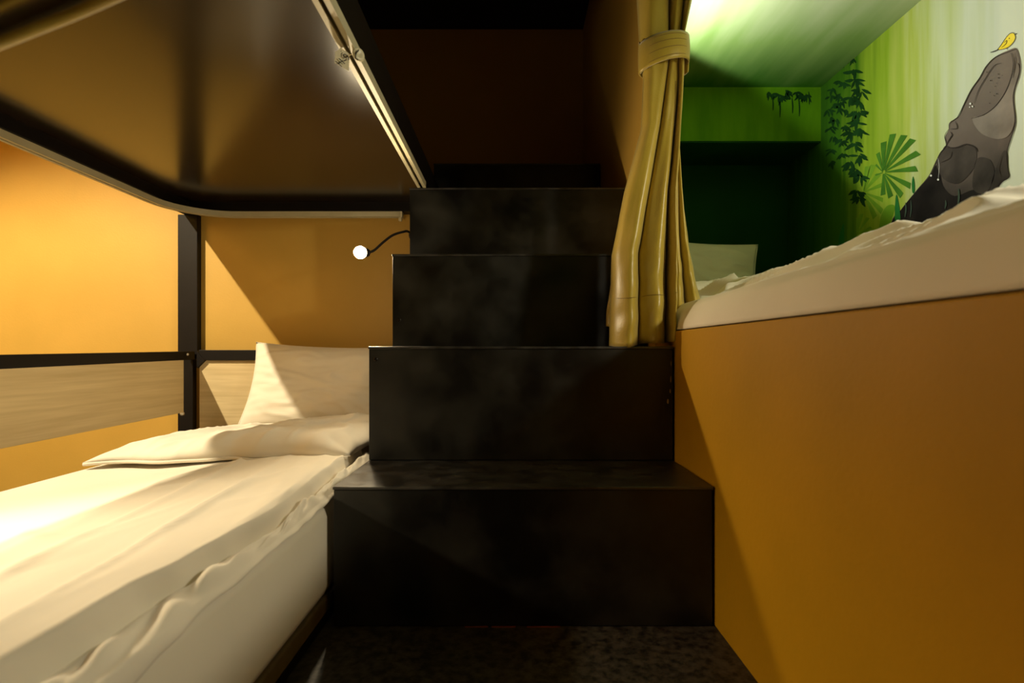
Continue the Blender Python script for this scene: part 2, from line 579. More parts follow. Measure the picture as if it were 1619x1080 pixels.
bm = bmesh.new(); sweep(bm, [W(-247.5, 0.34, ZT), W(-247.5, 1.0, ZT), W(-247.5, 1.735, ZT)], ch); obj('channel', bm, M['rail'], t2)

# paper tag tied to the straight track
tg = thing('paper_tag', 'small paper tag lettered H-9 tied to the straight curtain track', 'tag', PX(545, 95, 0.97))
TD = 0.945
corners = [(530, 82), (539, 75.5), (552.5, 85), (551.5, 112.5), (529, 99)]
bm = bmesh.new()
a = [bm.verts.new(PX(x, y, TD + 0.0006 * (x - 540))) for x, y in corners]
b = [bm.verts.new(v.co + Vector((0, 0.0008, 0))) for v in a]
bm.faces.new(a); bm.faces.new(b[::-1])
for k in range(5):
    bm.faces.new((a[k], a[(k + 1) % 5], b[(k + 1) % 5], b[k]))
obj('card', bm, M['paper'], tg)


def text_mesh(txt, size):
    cu = bpy.data.curves.new('lettering', 'FONT')
    cu.body = txt
    cu.size = size
    cu.align_x = 'CENTER'
    cu.align_y = 'CENTER'
    o = bpy.data.objects.new('lettering_source', cu)
    COL.objects.link(o)
    dg = bpy.context.evaluated_depsgraph_get()
    me = bpy.data.meshes.new_from_object(o.evaluated_get(dg))
    bpy.data.objects.remove(o)
    bpy.data.curves.remove(cu)
    b = bmesh.new()
    b.from_mesh(me)
    bpy.data.meshes.remove(me)
    return b


bm = text_mesh('H-9', 0.0185)
c = PX(543.5, 96.5, TD) + Vector((0, -0.0022, 0))
mtx = Matrix.Translation(c) @ Matrix.Rotation(math.pi / 2, 4, 'X') @ Matrix.Rotation(math.radians(54), 4, 'Z')
bmesh.ops.transform(bm, matrix=mtx, verts=bm.verts)
sl_ = (PX(550, 90, TD + 0.006) - PX(540, 90, TD)).y / (PX(550, 90, TD + 0.006) - PX(540, 90, TD)).x
for v in bm.verts:
    v.co.y += (v.co.x - c.x) * sl_
lt = obj('lettering', bm, M['ink'], tg); tag(lt, 'handwritten H-9')
bm = bmesh.new()
for k in range(3):                                          # faint ruled print lines across the tag's corner
    p0, p1 = PX(532 + k * 2.0, 90 + k * 2.6 - 6, TD), PX(538 + k * 2.0, 84 + k * 2.6 - 6, TD)
    off = Vector((0, -0.0006, 0))
    tube(bm, [p0 + off, p1 + off], 0.0005, 5)
obj('print_line', bm, M['ink'], tg)
bm = bmesh.new()
tube(bm, [PX(551, 88, TD), PX(555, 86, 0.968), PX(560, 87, 0.972), PX(564, 87, 0.973)], 0.0011, 6)
obj('string', bm, M['plastic'], tg)
gl = thing('track_clip', 'cream oval plastic clip hooked on the straight curtain track beside the tag', 'clip', PX(567, 86, 0.975))
bm = bmesh.new()
lathe(bm, PX(567.0, 86, 0.958), (0.75, -0.66, 0), [(0.0, -0.003), (0.0125, -0.003), (0.0135, 0.0), (0.0115, 0.003), (0.006, 0.003), (0.004, 0.0015)], 20)
obj('disc', bm, M['plastic'], gl, smooth=True)
bm = bmesh.new()
tube(bm, [PX(567, 79, 0.951), PX(563, 84, 0.948), PX(562, 92, 0.948), PX(566, 95, 0.951)], 0.0012, 6)
obj('hook', bm, M['ink'], gl)

# ================================================================== low bed
MX0, MX1 = -884, -295
MH = -240
bed = thing('mattress', 'cream fitted mattress on a low black base below the bunk', 'mattress', W(-590, 1.2, -430))
bm = bmesh.new(); box(bm, MX0 + 10, MX1 - 3, 0.30, 2.06, -430, -412, 0.002)
obj('base', bm, M['frame'], bed)
bm = bmesh.new(); box(bm, MX0, MX1 - 1.5, 0.29, 2.07, -412, -385, 0.004)
o = obj('base_cover', bm, mat('brown_base_cloth', (0.12, 0.085, 0.04), (0.15, 0.11, 0.055), rough=0.9, nscale=30), bed); tag(o, 'brown cloth band round the base')


def mattress_fn(i, j):
    pass


bm = bmesh.new()
box(bm, MX0, MX1, 0.285, 2.075, -385, MH, 0.022)
obj('mattress_body', bm, M['sheet'], bed, smooth=True, mods=(('SUBSURF', dict(levels=0, render_levels=0)),))


# duvet: a sheet of cross-sections laid along the depth
def duvet_left(i, j):
    D = lerp(0.30, 1.42, j)
    wob = 5 * nz(D * 5.0, 0.3) + 3 * nz(D * 15, 4.1)
    edge = interp([0.3, 0.55, 0.72, 0.85, 1.0, 1.2, 1.42], [-284, -288, -289, -291, -297, -303, -312], D) + 3.0 * nz(D * 13, 6.6)
    wd = interp([0.3, 0.48, 0.56, 0.64, 0.70, 0.78, 0.9, 1.05, 1.25, 1.42], [66, 54, 52, 44, 36, 30, 28, 30, 34, 30], D) + wob
    cre = edge - wd
    k = i
    if k < 0.05:
        t = k / 0.05
        X = MX0 - 5 + 20 * t
        h = MH + 2 + 5 * math.sin(t * math.pi / 2)
    elif k < 0.66:
        t = (k - 0.05) / 0.61
        X = lerp(MX0 + 15, cre, t)
        h = MH + 7 + 26 * sm(0.15, 0.95, t)
        h += (3.5 * nz(X * 0.008 + 3, D * 0.9, 1.7) + 2.0 * nz(X * 0.022, D * 2.2, 5.2)) * sm(0.15, 0.6, t)
        ridg = 1 - abs(nz(X * 0.011 + D * 1.7, D * 0.9, 9.0)) * 2
        h += 5.0 * max(0, ridg - 0.6) * 2.4 * sm(0.35, 0.75, t)
        r2 = 1 - abs(nz(X * 0.006 - D * 1.5, D * 3.1 + X * 0.004, 21.0)) * 2
        h += 4.0 * max(0, r2 - 0.78) * 4 * sm(0.3, 0.6, t) * sm(1.0, 0.85, t)
        h += 6 * sm(0.84, 1.0, t)
    elif k < 0.76:
        t = (k - 0.66) / 0.10
        X = cre + wd * 0.34 * math.sin(t * math.pi / 2)
        h = MH + 39 - 27 * sm(0, 1, t) + 2 * nz(D * 9, 2.2) + 3 * math.sin(t * math.pi) * nz(D * 14, 7.2)
    elif k < 0.93:
        t = (k - 0.76) / 0.17
        X = lerp(cre + wd * 0.34, edge, t)
        h = MH + 14 + (10 + 6 * nz(D * 13, 7.7)) * math.sin(t * math.pi) - 1.5 * t
        h += 8 * nz(t * 2.2 + D * 9, D * 22.0, 3.3) * math.sin(t * math.pi)
        h -= 4 * max(0, 1 - abs(nz(D * 10 + t * 1.5, 3.3)) * 4) * math.sin(t * math.pi)
    else:
        t = (k - 0.93) / 0.07
        drop = 6 + 10 * sm(0.62, 0.45, D) + 4 * nz(D * 6, 8.8) + 3 * nz(D * 19, 1.1)
        X = edge + 5 * math.sin(t * math.pi / 2) + 2 * t * nz(D * 22, 5.5)
        h = MH + 12.5 - max(2, drop) * t
    return W(X, D, h)


dv = thing('duvet', 'crumpled cream duvet turned back on the low bed under the bunk', 'duvet', W(-590, 0.9, MH))
bm = bmesh.new()
grid_mesh(bm, duvet_left, 150, 210)
cover_mods = (('SOLIDIFY', dict(thickness=0.006, offset=-1)),)
obj('cover', bm, M['linen'], dv, smooth=True, mods=cover_mods)


# the turned-back upper end: a closed puffy slab
def slab(bm, xl, xr, df, db, hb, topf, nu=90, nv=60, seed=0.0):
    def both(sign):
        def f(i, j):
            u, v = i * 2 - 1, j * 2 - 1
            e = (1 - abs(u) ** 5) ** 0.5 * (1 - abs(v) ** 4) ** 0.5
            x0, x1 = xl(j), xr(j)
            X = lerp(x0, x1, i)
            D = lerp(df(i), db(i), j)
            mid = hb(i, j)
            t = topf(i, j, X, D)
            if sign > 0:
                h = mid + t * e
            else:
                h = mid - 10 * e
            return W(X, D, h)
        return f
    a = grid_mesh(bm, both(1), nu, nv)
    b = grid_mesh(bm, both(-1), nu, nv)
    bmesh.ops.remove_doubles(bm, verts=bm.verts, dist=1e-5)


def fold_top(i, j, X, D):
    h = 22 + 22 * sm(0.25, 0.9, i) + 5 * math.sin(j * 5 + i * 2)
    h += 8 * nz(X * 0.012, D * 5, 2.0) + 4 * nz(X * 0.03, D * 11, 6.0)
    r = 1 - abs(nz(X * 0.011 + D * 2.2, D * 6.0 - X * 0.008, 4.0)) * 2
    h += 9 * max(0, r - 0.6) * 2
    h += 16 * sm(0.30, 0.04, j) * (0.8 + 0.5 * nz(X * 0.012, 2.0))          # rolled lip along the front
    return h


def fold_front(i):
    return 1.30 + 0.025 * nz(i * 5, 1.0) - 0.03 * sm(0.72, 0.98, i) - 0.012 * sm(0.2, 0.0, i)


bm = bmesh.new()
slab(bm, lambda j: lerp(-876, -850, j), lambda j: lerp(-326, -303, sm(0, 0.7, j)), fold_front,
     lambda i: 1.86 + 0.02 * nz(i * 5, 3.0), lambda i, j: lerp(-219, -203, i) + 6 * sm(0.0, 0.5, j), fold_top)
o = obj('turned_back_fold', bm, M['linen'], dv, smooth=True)
# doubled hem of the cover along the front of the fold
bm = bmesh.new()
tube(bm, [W(lerp(-872, -330, k / 60), fold_front(k / 60) - 0.002, lerp(-222, -207, k / 60) + 3 * nz(k * 0.14, 7)) for k in range(61)], 0.0045, 8)
obj('hem', bm, M['linen'], dv, smooth=True)


def pillow(name, label, centre_low, centre_high, width, thick, rotz, seed, group, roll=0.0):
    lo, hi = Vector(centre_low), Vector(centre_high)
    up = (hi - lo)
    H = up.length
    up.normalize()
    right = Matrix.Rotation(rotz, 3, 'Z') @ Vector((1, 0, 0))
    right = (right - up * right.dot(up)).normalized()
    if roll:
        rm = Matrix.Rotation(roll, 3, right.cross(up))
        right, up = rm @ right, rm @ up
    nrm = right.cross(up).normalized()          # towards the camera (-Y)
    if nrm.y > 0:
        nrm = -nrm
    bm = bmesh.new()

    def both(sign):
        def f(i, j):
            u, v = i * 2 - 1, j * 2 - 1
            e = max(0.0, (1 - abs(u) ** 3.0)) ** 0.62 * max(0.0, (1 - abs(v) ** 3.0)) ** 0.62
            pin = 1 - 0.07 * (1 - v * v) * abs(u) ** 3
            pinv = 1 - 0.08 * (1 - u * u) * abs(v) ** 3
            a = u * width / 2 * pin
            b = v * H / 2 * pinv
            w = 0.010 * nz(u * 2.2 + seed, v * 2.2, 1.0) + 0.006 * nz(u * 2 + v * 4 + seed, v * 7 - u * 2, 3.0)
            r = 1 - abs(nz(u * 1.4 + v * 3.0 + seed, v * 1.1 - u * 1.6, 8.0)) * 2
            w += 0.010 * max(0, r - 0.6) * 2
            off = sign * thick / 2 * e + (w * e if sign > 0 else 0)
            return (lo + hi) / 2 + right * a + up * b + nrm * off
        return f
    grid_mesh(bm, both(1), 70, 50)
    grid_mesh(bm, both(-1), 70, 50)
    bmesh.ops.remove_doubles(bm, verts=bm.verts, dist=1e-5)
    root = thing(name, label, 'pillow', lo, group)
    obj('pillow_case', bm, M['linen'], root, smooth=True)
    bm = bmesh.new()
    ring = []
    for (i0, j0, i1, j1) in ((0, 0, 1, 0), (1, 0, 1, 1), (1, 1, 0, 1), (0, 1, 0, 0)):
        for k in range(20):
            ring.append(both(1)(lerp(i0, i1, k / 20), lerp(j0, j1, k / 20)))
    ring.append(ring[0])
    tube(bm, ring, 0.0022, 6)
    obj('seam', bm, M['linen'], root, smooth=True)
    return root


pillow('pillow', 'cream pillow propped against the oak headboard of the low bed', W(-598, 1.925, -226), W(-588, 2.045, 34), 480 * S, 0.10, 0.0, 2.0,
       None)

# ================================================================== reading lamp on the stair side
def reading_lamp(label, path, head_dir, bulb_r, emit, group):
    base = path[0]
    root = thing('reading_lamp', label, 'lamp', base, group)
    nrm = (path[1] - path[0]).normalized()
    bm = bmesh.new(); lathe(bm, base, nrm, [(0.022, 0), (0.022, 0.006), (0.016, 0.012), (0.005, 0.014)], 24)
    obj('wall_plate', bm, M['rubber'], root)
    # smooth the neck
    pts = []
    n = len(path)
    for i in range(n - 1):
        p0, p1, p2, p3 = path[max(i - 1, 0)], path[i], path[i + 1], path[min(i + 2, n - 1)]
        for k in range(8):
            t = k / 8
            pts.append(0.5 * ((2 * p1) + (p2 - p0) * t + (2 * p0 - 5 * p1 + 4 * p2 - p3) * t * t + (3 * p1 - p0 - 3 * p2 + p3) * t ** 3))
    pts.append(path[-1])
    bm = bmesh.new(); tube(bm, pts, 0.0042, 10)
    obj('gooseneck', bm, M['rubber'], root, smooth=True)
    hd = Vector(head_dir).normalized()
    c = path[-1]
    bm = bmesh.new()
    lathe(bm, c, hd, [(0.006, -0.004), (0.012, 0.0), (0.016, 0.012), (0.018, 0.016), (0.014, 0.016)], 24)
    obj('lamp_head', bm, M['rubber'], root, smooth=True)
    bm = bmesh.new()
    bmesh.ops.create_uvsphere(bm, u_segments=24, v_segments=14, radius=bulb_r)
    bmesh.ops.translate(bm, verts=bm.verts, vec=c + hd * (0.014 + bulb_r * 0.8))
    obj('bulb', bm, emit, root, smooth=True)
    bc = c + hd * (0.014 + bulb_r * 0.8)
    aim = (W(500, 0.75, 10) - bc).normalized()
    add_light('reading_light', 'SPOT', bc + aim * (bulb_r + 0.003), 17, (1.0, 0.80, 0.50), 0.012, bc + aim, 165, 0.5)
    return root


reading_lamp('lit reading lamp with a black gooseneck at the side of the stairs',
             [W(-285, 1.84, 352), W(-300, 1.815, 356), PX(640, 366, 1.75), PX(622, 371.5, 1.68), PX(606, 383, 1.62), PX(592, 395.5, 1.58), PX(582, 399.5, 1.56)],
             (-0.62, -0.70, -0.12), 0.0195, M['bulb'], None)

# ================================================================== right berth: mattress, duvet, pillow
RX0, RX1 = 366, 1003
rb = obj_m = None
bm = bmesh.new(); box(bm, RX0 + 2, RX1, -0.55, 2.28, 22.5, 92, 0.02)
tag(obj('mattress', bm, M['sheet'], None, smooth=True), 'cream mattress filling the raised berth behind the ochre parapet', 'mattress')


def duvet_right(i, j):
    D = lerp(-0.45, 1.66, j)
    base = 37 + 9 * D
    crest = 106 + 3 * nz(D * 3, 1.2)
    rx = 490 + 14 * nz(D * 2.2, 5.0)
    ridge = interp([-0.5, 0.4, 0.62, 0.8, 1.0, 1.25, 1.5, 1.66], [124, 132, 138, 143, 138, 142, 164, 164], D) + 6 * nz(D * 5, 9.1)
    if i < 0.22:
        t = i / 0.22
        X = lerp(XR + 3, 356, sm(0, 1, t) * 0.5 + t * 0.5) + 3 * nz(D * 4, 3.0) * t
        h = base + 2.5 + (crest - base - 2.5) * math.sin(t * math.pi / 2) ** 0.8
        X -= 3 * nz(D * 3.3, t * 2) * t * (1 - t) * 4
        h += 4 * nz(D * 2.6 + t, t * 3, 4.0) * t * (1 - t) * 4
    elif i < 0.62:
        t = (i - 0.22) / 0.40
        X = lerp(356, rx, t)
        h = lerp(crest, ridge, sm(0, 1, t)) - 9 * math.sin(t * math.pi) * (1 + nz(D * 2, 6.2))
        rg = 1 - abs(nz(X * 0.012 + D * 5.0, D * 2.2 - X * 0.01, 2.0)) * 2
        h += 20 * max(0, rg - 0.5) * 2 * math.sin(min(t * 1.15, 1) * math.pi * 0.6)
        h += 7 * nz(X * 0.03, D * 4.5, 3.0) * math.sin(t * math.pi)
        rq = 1 - abs(nz(D * 3.4 + X * 0.007, X * 0.004 - D * 1.2, 31.0)) * 2
        h += 11 * max(0, rq - 0.5) * 2 * sm(0.1, 0.8, t)
    else:
        t = (i - 0.62) / 0.38
        X = lerp(rx, RX1 - 6, t)
        h = ridge - 28 * sm(0, 0.8, t) + 8 * nz(X * 0.012, D * 4, 1.0) * t
        h = max(h, 102)
    # far end settles on to the mattress
    f = sm(1.66, 1.58, D)
    if i >= 0.22:
        h = lerp(100, h, 0.25 + 0.75 * f)
    return W(X, D, h)


dr = thing('duvet', 'rumpled cream duvet in the raised berth below the jungle mural', 'duvet', W(660, 0.7, 95))
bm = bmesh.new()
grid_mesh(bm, duvet_right, 120, 230)
obj('cover', bm, M['linen'], dr, smooth=True, mods=cover_mods)


def fold_r(i, j, X, D):
    h = 62 + 16 * nz(X * 0.012, D * 6, 3.0) + 8 * nz(X * 0.03, D * 13, 5.0)
    return h


bm = bmesh.new()
slab(bm, lambda j: 372, lambda j: 985, lambda i: 1.46 + 0.03 * nz(i * 5, 4.0), lambda i: 1.88, lambda i, j: 128, fold_r, 70, 40)
obj('turned_back_fold', bm, M['linen'], dr, smooth=True)
pillow('pillow', 'pillow standing in the dark green niche of the raised berth', W(640, 2.13, 116), W(648, 2.235, 405), 400 * S, 0.10, math.radians(-4), 9.0, None, math.radians(-5))

# ================================================================== curtains
def curtain_section(left, right, D0, amp, valleys, top, bottom, nu=150, nv=110, seed=0.0):
    """a gathered drape between two silhouette curves given as (y, px) lists; valleys are the creases between its folds"""
    def f(i, j):
        y = lerp(top, bottom(i) if callable(bottom) else bottom, j)
        xl = interp([p[0] for p in left], [p[1] for p in left], y)
        xr = interp([p[0] for p in right], [p[1] for p in right], y)
        a = interp([p[0] for p in amp], [p[1] for p in amp], y)
        w = (xr - xl)
        x = xl + w * i
        cuts = [0.0] + [(interp([q[0] for q in v], [q[1] for q in v], y) - xl) / w for v in valleys] + [1.0]
        bulge = 0.0
        for n in range(len(cuts) - 1):
            if cuts[n] <= i <= cuts[n + 1] + 1e-9 and cuts[n + 1] > cuts[n]:
                t = (i - cuts[n]) / (cuts[n + 1] - cuts[n])
                b = max(0.0, math.sin(math.pi * t ** 0.8)) ** 0.55
                bulge = b * (1.0 if n % 2 == 0 else 0.85)
                bulge += 0.13 * math.sin(t * 6 + y * 0.005 + seed) * b
        d = D0 + a * (1 - 2 * bulge) + 0.006 * nz(i * 4 + seed, y * 0.010, 2.0)
        d += 0.007 * nz(i * 3 + seed, y * 0.035 + i * 2, 5.0) * sm(300, 430, y)
        x += 1.2 * nz(seed, y * 0.009, 6.0)
        p = PX(x, y, D0)          # the outline is laid out at the mean depth so that the drape keeps its real width
        p.y = d * F * S
        return p
    bm = bmesh.new()
    grid_mesh(bm, f, nu, nv)
    return bm, f


cur = thing('curtain', 'gold satin curtain tied back at the berth opening beside the stairs', 'curtain', PX(1015, 545, 1.26))
left = [(-190, 1004), (0, 1013), (60, 1016), (90, 1018), (120, 1020), (200, 1017), (300, 991), (400, 972), (480, 969), (560, 967)]
right = [(-190, 1104), (0, 1095), (55, 1082), (90, 1082), (120, 1079), (200, 1074), (300, 1068), (400, 1068), (480, 1067), (560, 1061)]
amp = [(-190, 0.045), (0, 0.030), (90, 0.018), (120, 0.018), (250, 0.026), (400, 0.032), (560, 0.034)]
valley = [(-190, 1066), (0, 1062), (90, 1060), (120, 1055), (200, 1044), (300, 1028), (400, 1012), (560, 1012)]
valley2 = [(-190, 1085), (0, 1083), (90, 1074), (120, 1074), (200, 1068), (300, 1058), (400, 1057), (560, 1055)]
bmc, fc = curtain_section(left, right, 1.285, amp, [valley, valley2], -190, lambda i: 547 - 9 * sm(0.45, 1.0, i) + 3 * math.sin(i * 9), seed=1.3)
drape_mods = (('SOLIDIFY', dict(thickness=0.003, offset=0)),)
obj('drape', bmc, M['curtain'], cur, smooth=True, mods=drape_mods)
# hem stitching and the side seam of the drape
bm = bmesh.new()
tube(bm, [fc(k / 140, (466 + 190) / (541 + 190)) + Vector((0, -0.002, 0)) for k in range(141)], 0.0009, 5)
obj('hem_seam', bm, M['stitch'], cur)
bm = bmesh.new()
tube(bm, [fc(0.80, lerp((130 + 190) / 731, (466 + 190) / 731, k / 60)) + Vector((0, -0.0022, 0)) for k in range(61)], 0.0009, 5)
obj('side_seam', bm, M['stitch'], cur)
# rear fall of cloth that spreads over the parapet
left = [(150, 1060), (300, 1064), (400, 1062), (470, 1060), (520, 1062)]
right = [(150, 1070), (230, 1073), (300, 1079), (400, 1093), (450, 1104), (500, 1120), (520, 1131)]
amp = [(150, 0.010), (400, 0.022), (520, 0.026)]
bmc, fb = curtain_section(left, right, 1.335, amp, [[(150, 1066), (300, 1070), (400, 1076), (520, 1090)]], 150, lambda i: 516, seed=4.0, nu=80, nv=80)
obj('rear_drape', bmc, M['curtain'], cur, smooth=True, mods=drape_mods)
# little folded-out flap at the foot
left = [(440, 968), (490, 960), (530, 959)]
right = [(440, 985), (530, 990)]
bmc, ff = curtain_section(left, right, 1.34, [(440, 0.004), (530, 0.01)], [], 440, lambda i: 516 + 6 * i, seed=2.0, nu=24, nv=24)
obj('side_drape', bmc, M['curtain'], cur, smooth=True, mods=drape_mods)
# tie-back: a stitched band wrapped round the gathered cloth
bm = bmesh.new()


def band(i, j):
    a = i * 2 * math.pi
    cx, rx, ry = 1049.5, 37.0, 0.042
    x = cx + rx * math.cos(a)
    d = 1.285 + ry * math.sin(a)
    slope = -(x - cx) * 0.16 * (1 if math.sin(a) < 0 else 0.3)
    y0, y1 = 66, 113
    if math.sin(a) < 0:
        y1 = lerp(118, 100, (x - 1012) / 75)
        y0 = lerp(72, 61, (x - 1012) / 75)
    y = lerp(y0, y1, j)
    bul = 0.004 * math.sin(j * math.pi)
    p = PX(cx + (rx + bul * 200) * math.cos(a), y, 1.285)
    p.y = (d + bul * math.sin(a)) * F * S
    return p


grid_mesh(bm, band, 72, 10)
tb = obj('tie_back', bm, M['curtain'], cur, smooth=True, mods=(('SOLIDIFY', dict(thickness=0.004, offset=1)),))
bm = bmesh.new()
for jj in (0.12, 0.34, 0.6, 0.88):
    tube(bm, [band(0.5 + 0.5 * k / 40, jj) + Vector((0, -0.0046, 0)) for k in range(41)], 0.0007, 5)
obj('stitching', bm, M['stitch'], tb)
# header track of this curtain, above the frame
tr = thing('curtain_track', 'cream curtain track above the berth opening', 'curtain track', W(340, 0.6, 880))
bm = bmesh.new(); sweep(bm, [W(340, -0.5, 868), W(340, 0.5, 868), W(340, 1.40, 868)], ch); obj('channel', bm, M['rail'], tr)

# near curtain, drawn up diagonally from the straight track close to the camera
nc = thing('curtain', 'gold curtain hem drawn up close to the camera at the bunk edge', 'curtain', PX(60, 60, 0.42))
ND = 0.42


def near_fn(i, j):
    # i along the hem, j from hem (0) upwards
    hx = lerp(-190, 300, i)
    hy = 76 - 0.415 * hx + 3 * nz(i * 4, 1.0)
    px = hx - 0.38 * j * 240
    py = hy - j * 330
    d = ND + 0.020 * math.sin(j * 26 + 0.8 * nz(i * 2, j * 3)) * sm(0.0, 0.08, j) + 0.01 * nz(i * 3, j * 3, 2)
    p = PX(px, py, d)
    # the upper part is gathered along the straight track
    top = W(-247 + 3 * math.sin(j * 20), lerp(0.36, 0.50, i), ZT - 3)
    return p.lerp(top, sm(0.30, 1.0, j))


bm = bmesh.new()
grid_mesh(bm, near_fn, 60, 90)
obj('drape', bm, M['curtain'], nc, smooth=True, mods=(('SOLIDIFY', dict(thickness=0.004, offset=0)),))
bm = bmesh.new()
tube(bm, [near_fn(k / 60, 0.0) + Vector((0, -0.004, 0)) for k in range(61)], 0.0048, 10)
obj('hem', bm, M['curtain'], nc, smooth=True)

# ================================================================== lamps out of frame that light the place
def downlight(c, label, group):
    root = thing('ceiling_light', label, 'ceiling light', c, group)
    bm = bmesh.new()
    lathe(bm, c + Vector((0, 0, 0.012)), (0, 0, 1), [(0.075, 0), (0.085, 0.004), (0.085, (HCEIL + HC) * S - c.z - 0.014), (0.03, (HCEIL + HC) * S - c.z - 0.013)], 32)
    obj('housing', bm, M['white_metal'], root)
    return root


downlight(CORRIDOR_LAMP, 'ceiling downlight over the corridor left of the bunk', None)
fl = thing('reading_lamp', 'reading lamp clipped to the foot end of the black guard rail', 'lamp', W(-1066, 0.60, -20))
bm = bmesh.new(); lathe(bm, W(-1067, 0.60, -25), (1, 0, 0), [(0.018, 0), (0.018, 0.006), (0.012, 0.012)], 20); obj('wall_plate', bm, M['rubber'], fl)
bm = bmesh.new(); tube(bm, [W(-1058, 0.60, -25), W(-1045, 0.60, 20), W(-1050, 0.60, 110), W(-1040, 0.60, 185), FOOT_LAMP + Vector((-0.028, 0, 0.022))], 0.004, 8); obj('gooseneck', bm, M['rubber'], fl, smooth=True)
bm = bmesh.new(); lathe(bm, FOOT_LAMP + Vector((-0.03, 0, 0.026)), (440, 153, -380), [(0.008, 0), (0.022, 0.006), (0.024, 0.028), (0.010, 0.026)], 20); obj('lamp_head', bm, M['rubber'], fl)
fl = thing('reading_lamp', 'reading lamp at the foot end of the raised berth on the mural wall', 'lamp', W(RB - 1, 0.45, 470))
bm = bmesh.new(); lathe(bm, W(RB - 1, 0.45, 470), (-1, 0, 0), [(0.018, 0), (0.018, 0.006), (0.012, 0.012)], 20); obj('wall_plate', bm, M['rubber'], fl)
bm = bmesh.new(); tube(bm, [W(RB - 8, 0.45, 470), W(RB - 24, 0.45, 476), W(RB - 40, 0.45, 515), BERTH_FOOT_LAMP + Vector((0.034, 0, 0.02))], 0.004, 8); obj('gooseneck', bm, M['rubber'], fl, smooth=True)
bm = bmesh.new(); lathe(bm, BERTH_FOOT_LAMP + Vector((0.034, -0.010, 0.02)), (-1230, 425, -725), [(0.008, 0), (0.022, 0.006), (0.024, 0.028), (0.010, 0.026)], 20); obj('lamp_head', bm, M['rubber'], fl)
bl = thing('reading_lamp', 'small upward reading lamp on the berth wall behind the gold curtain', 'lamp', W(362, 1.62, 600))
bm = bmesh.new(); lathe(bm, W(362.5, 1.62, 600), (1, 0, 0), [(0.022, 0), (0.022, 0.006), (0.014, 0.01)], 20); obj('wall_plate', bm, M['rubber'], bl)
bm = bmesh.new(); tube(bm, [W(364, 1.62, 600), W(385, 1.62, 592), W(405, 1.61, 612), BERTH_LAMP - Vector((0, 0, 0.03))], 0.004, 8); obj('gooseneck', bm, M['rubber'], bl, smooth=True)
bm = bmesh.new(); lathe(bm, BERTH_LAMP - Vector((0, 0, 0.034)), (0, 0, 1), [(0.012, 0), (0.024, 0.004), (0.024, 0.01), (0.010, 0.01)], 20); obj('lamp_head', bm, M['rubber'], bl)

# ================================================================== mural painted on the berth walls
mural = thing('mural', 'jungle wall mural of a grey animal raising its snout to a yellow bird', 'mural', W(RB - 1, 1.5, 150))


def MW(px, py, lay=1):        # point on the painted side wall
    D = RB / (px - 809.5)
    p = W(RB, D, (562.0 - py) * D)
    p.x -= 0.0006 * lay
    return p


def EW(px, py, lay=1):        # point on the fascia above the niche
    p = PX(px, py, 2.07)
    p.y -= 0.0006 * lay
    return p


def poly(bm, pts, P, lay):
    try:
        bm.faces.new([bm.verts.new(P(x, y, lay)) for x, y in pts])
    except ValueError:
        pass


def smooth_closed(pts, n=5):
    out = []
    N = len(pts)
    for i in range(N):
        p0, p1, p2, p3 = pts[i - 1], pts[i], pts[(i + 1) % N], pts[(i + 2) % N]
        for k in range(n):
            t = k / n
            out.append(tuple(0.5 * (2 * p1[a] + (p2[a] - p0[a]) * t + (2 * p0[a] - 5 * p1[a] + 4 * p2[a] - p3[a]) * t * t
                                    + (3 * p1[a] - p0[a] - 3 * p2[a] + p3[a]) * t ** 3) for a in (0, 1)))
    return out


def smooth_open(pts, n=6):
    out = []
    N = len(pts)
    for i in range(N - 1):
        p0, p1, p2, p3 = pts[max(i - 1, 0)], pts[i], pts[i + 1], pts[min(i + 2, N - 1)]
        for k in range(n):
            t = k / n
            out.append(tuple(0.5 * (2 * p1[a] + (p2[a] - p0[a]) * t + (2 * p0[a] - 5 * p1[a] + 4 * p2[a] - p3[a]) * t * t
                                    + (3 * p1[a] - p0[a] - 3 * p2[a] + p3[a]) * t ** 3) for a in (0, 1)))
    out.append(pts[-1])
    return out


def stroke(bm, pts, w, P, lay, taper=True):
    pts = smooth_open(pts)
    n = len(pts)
    L, R = [], []
    for i, (x, y) in enumerate(pts):
        a, b = pts[max(i - 1, 0)], pts[min(i + 1, n - 1)]
        dx, dy = b[0] - a[0], b[1] - a[1]
        l = math.hypot(dx, dy) or 1
        ww = w * (0.35 + 0.65 * math.sin(math.pi * i / (n - 1))) if taper else w
        L.append(bm.verts.new(P(x - dy / l * ww / 2, y + dx / l * ww / 2, lay)))
        R.append(bm.verts.new(P(x + dy / l * ww / 2, y - dx / l * ww / 2, lay)))
    for i in range(n - 1):
        bm.faces.new((L[i], L[i + 1], R[i + 1], R[i]))


def A(pts):                    # coordinates measured in an enlarged crop of the animal
    return [(1400 + x / 3.0, y / 3.0) for x, y in pts]


def V(pts):                    # coordinates measured in an enlarged crop of the plants
    return [(1180 + x / 3.175, 60 + y / 3.175) for x, y in pts]


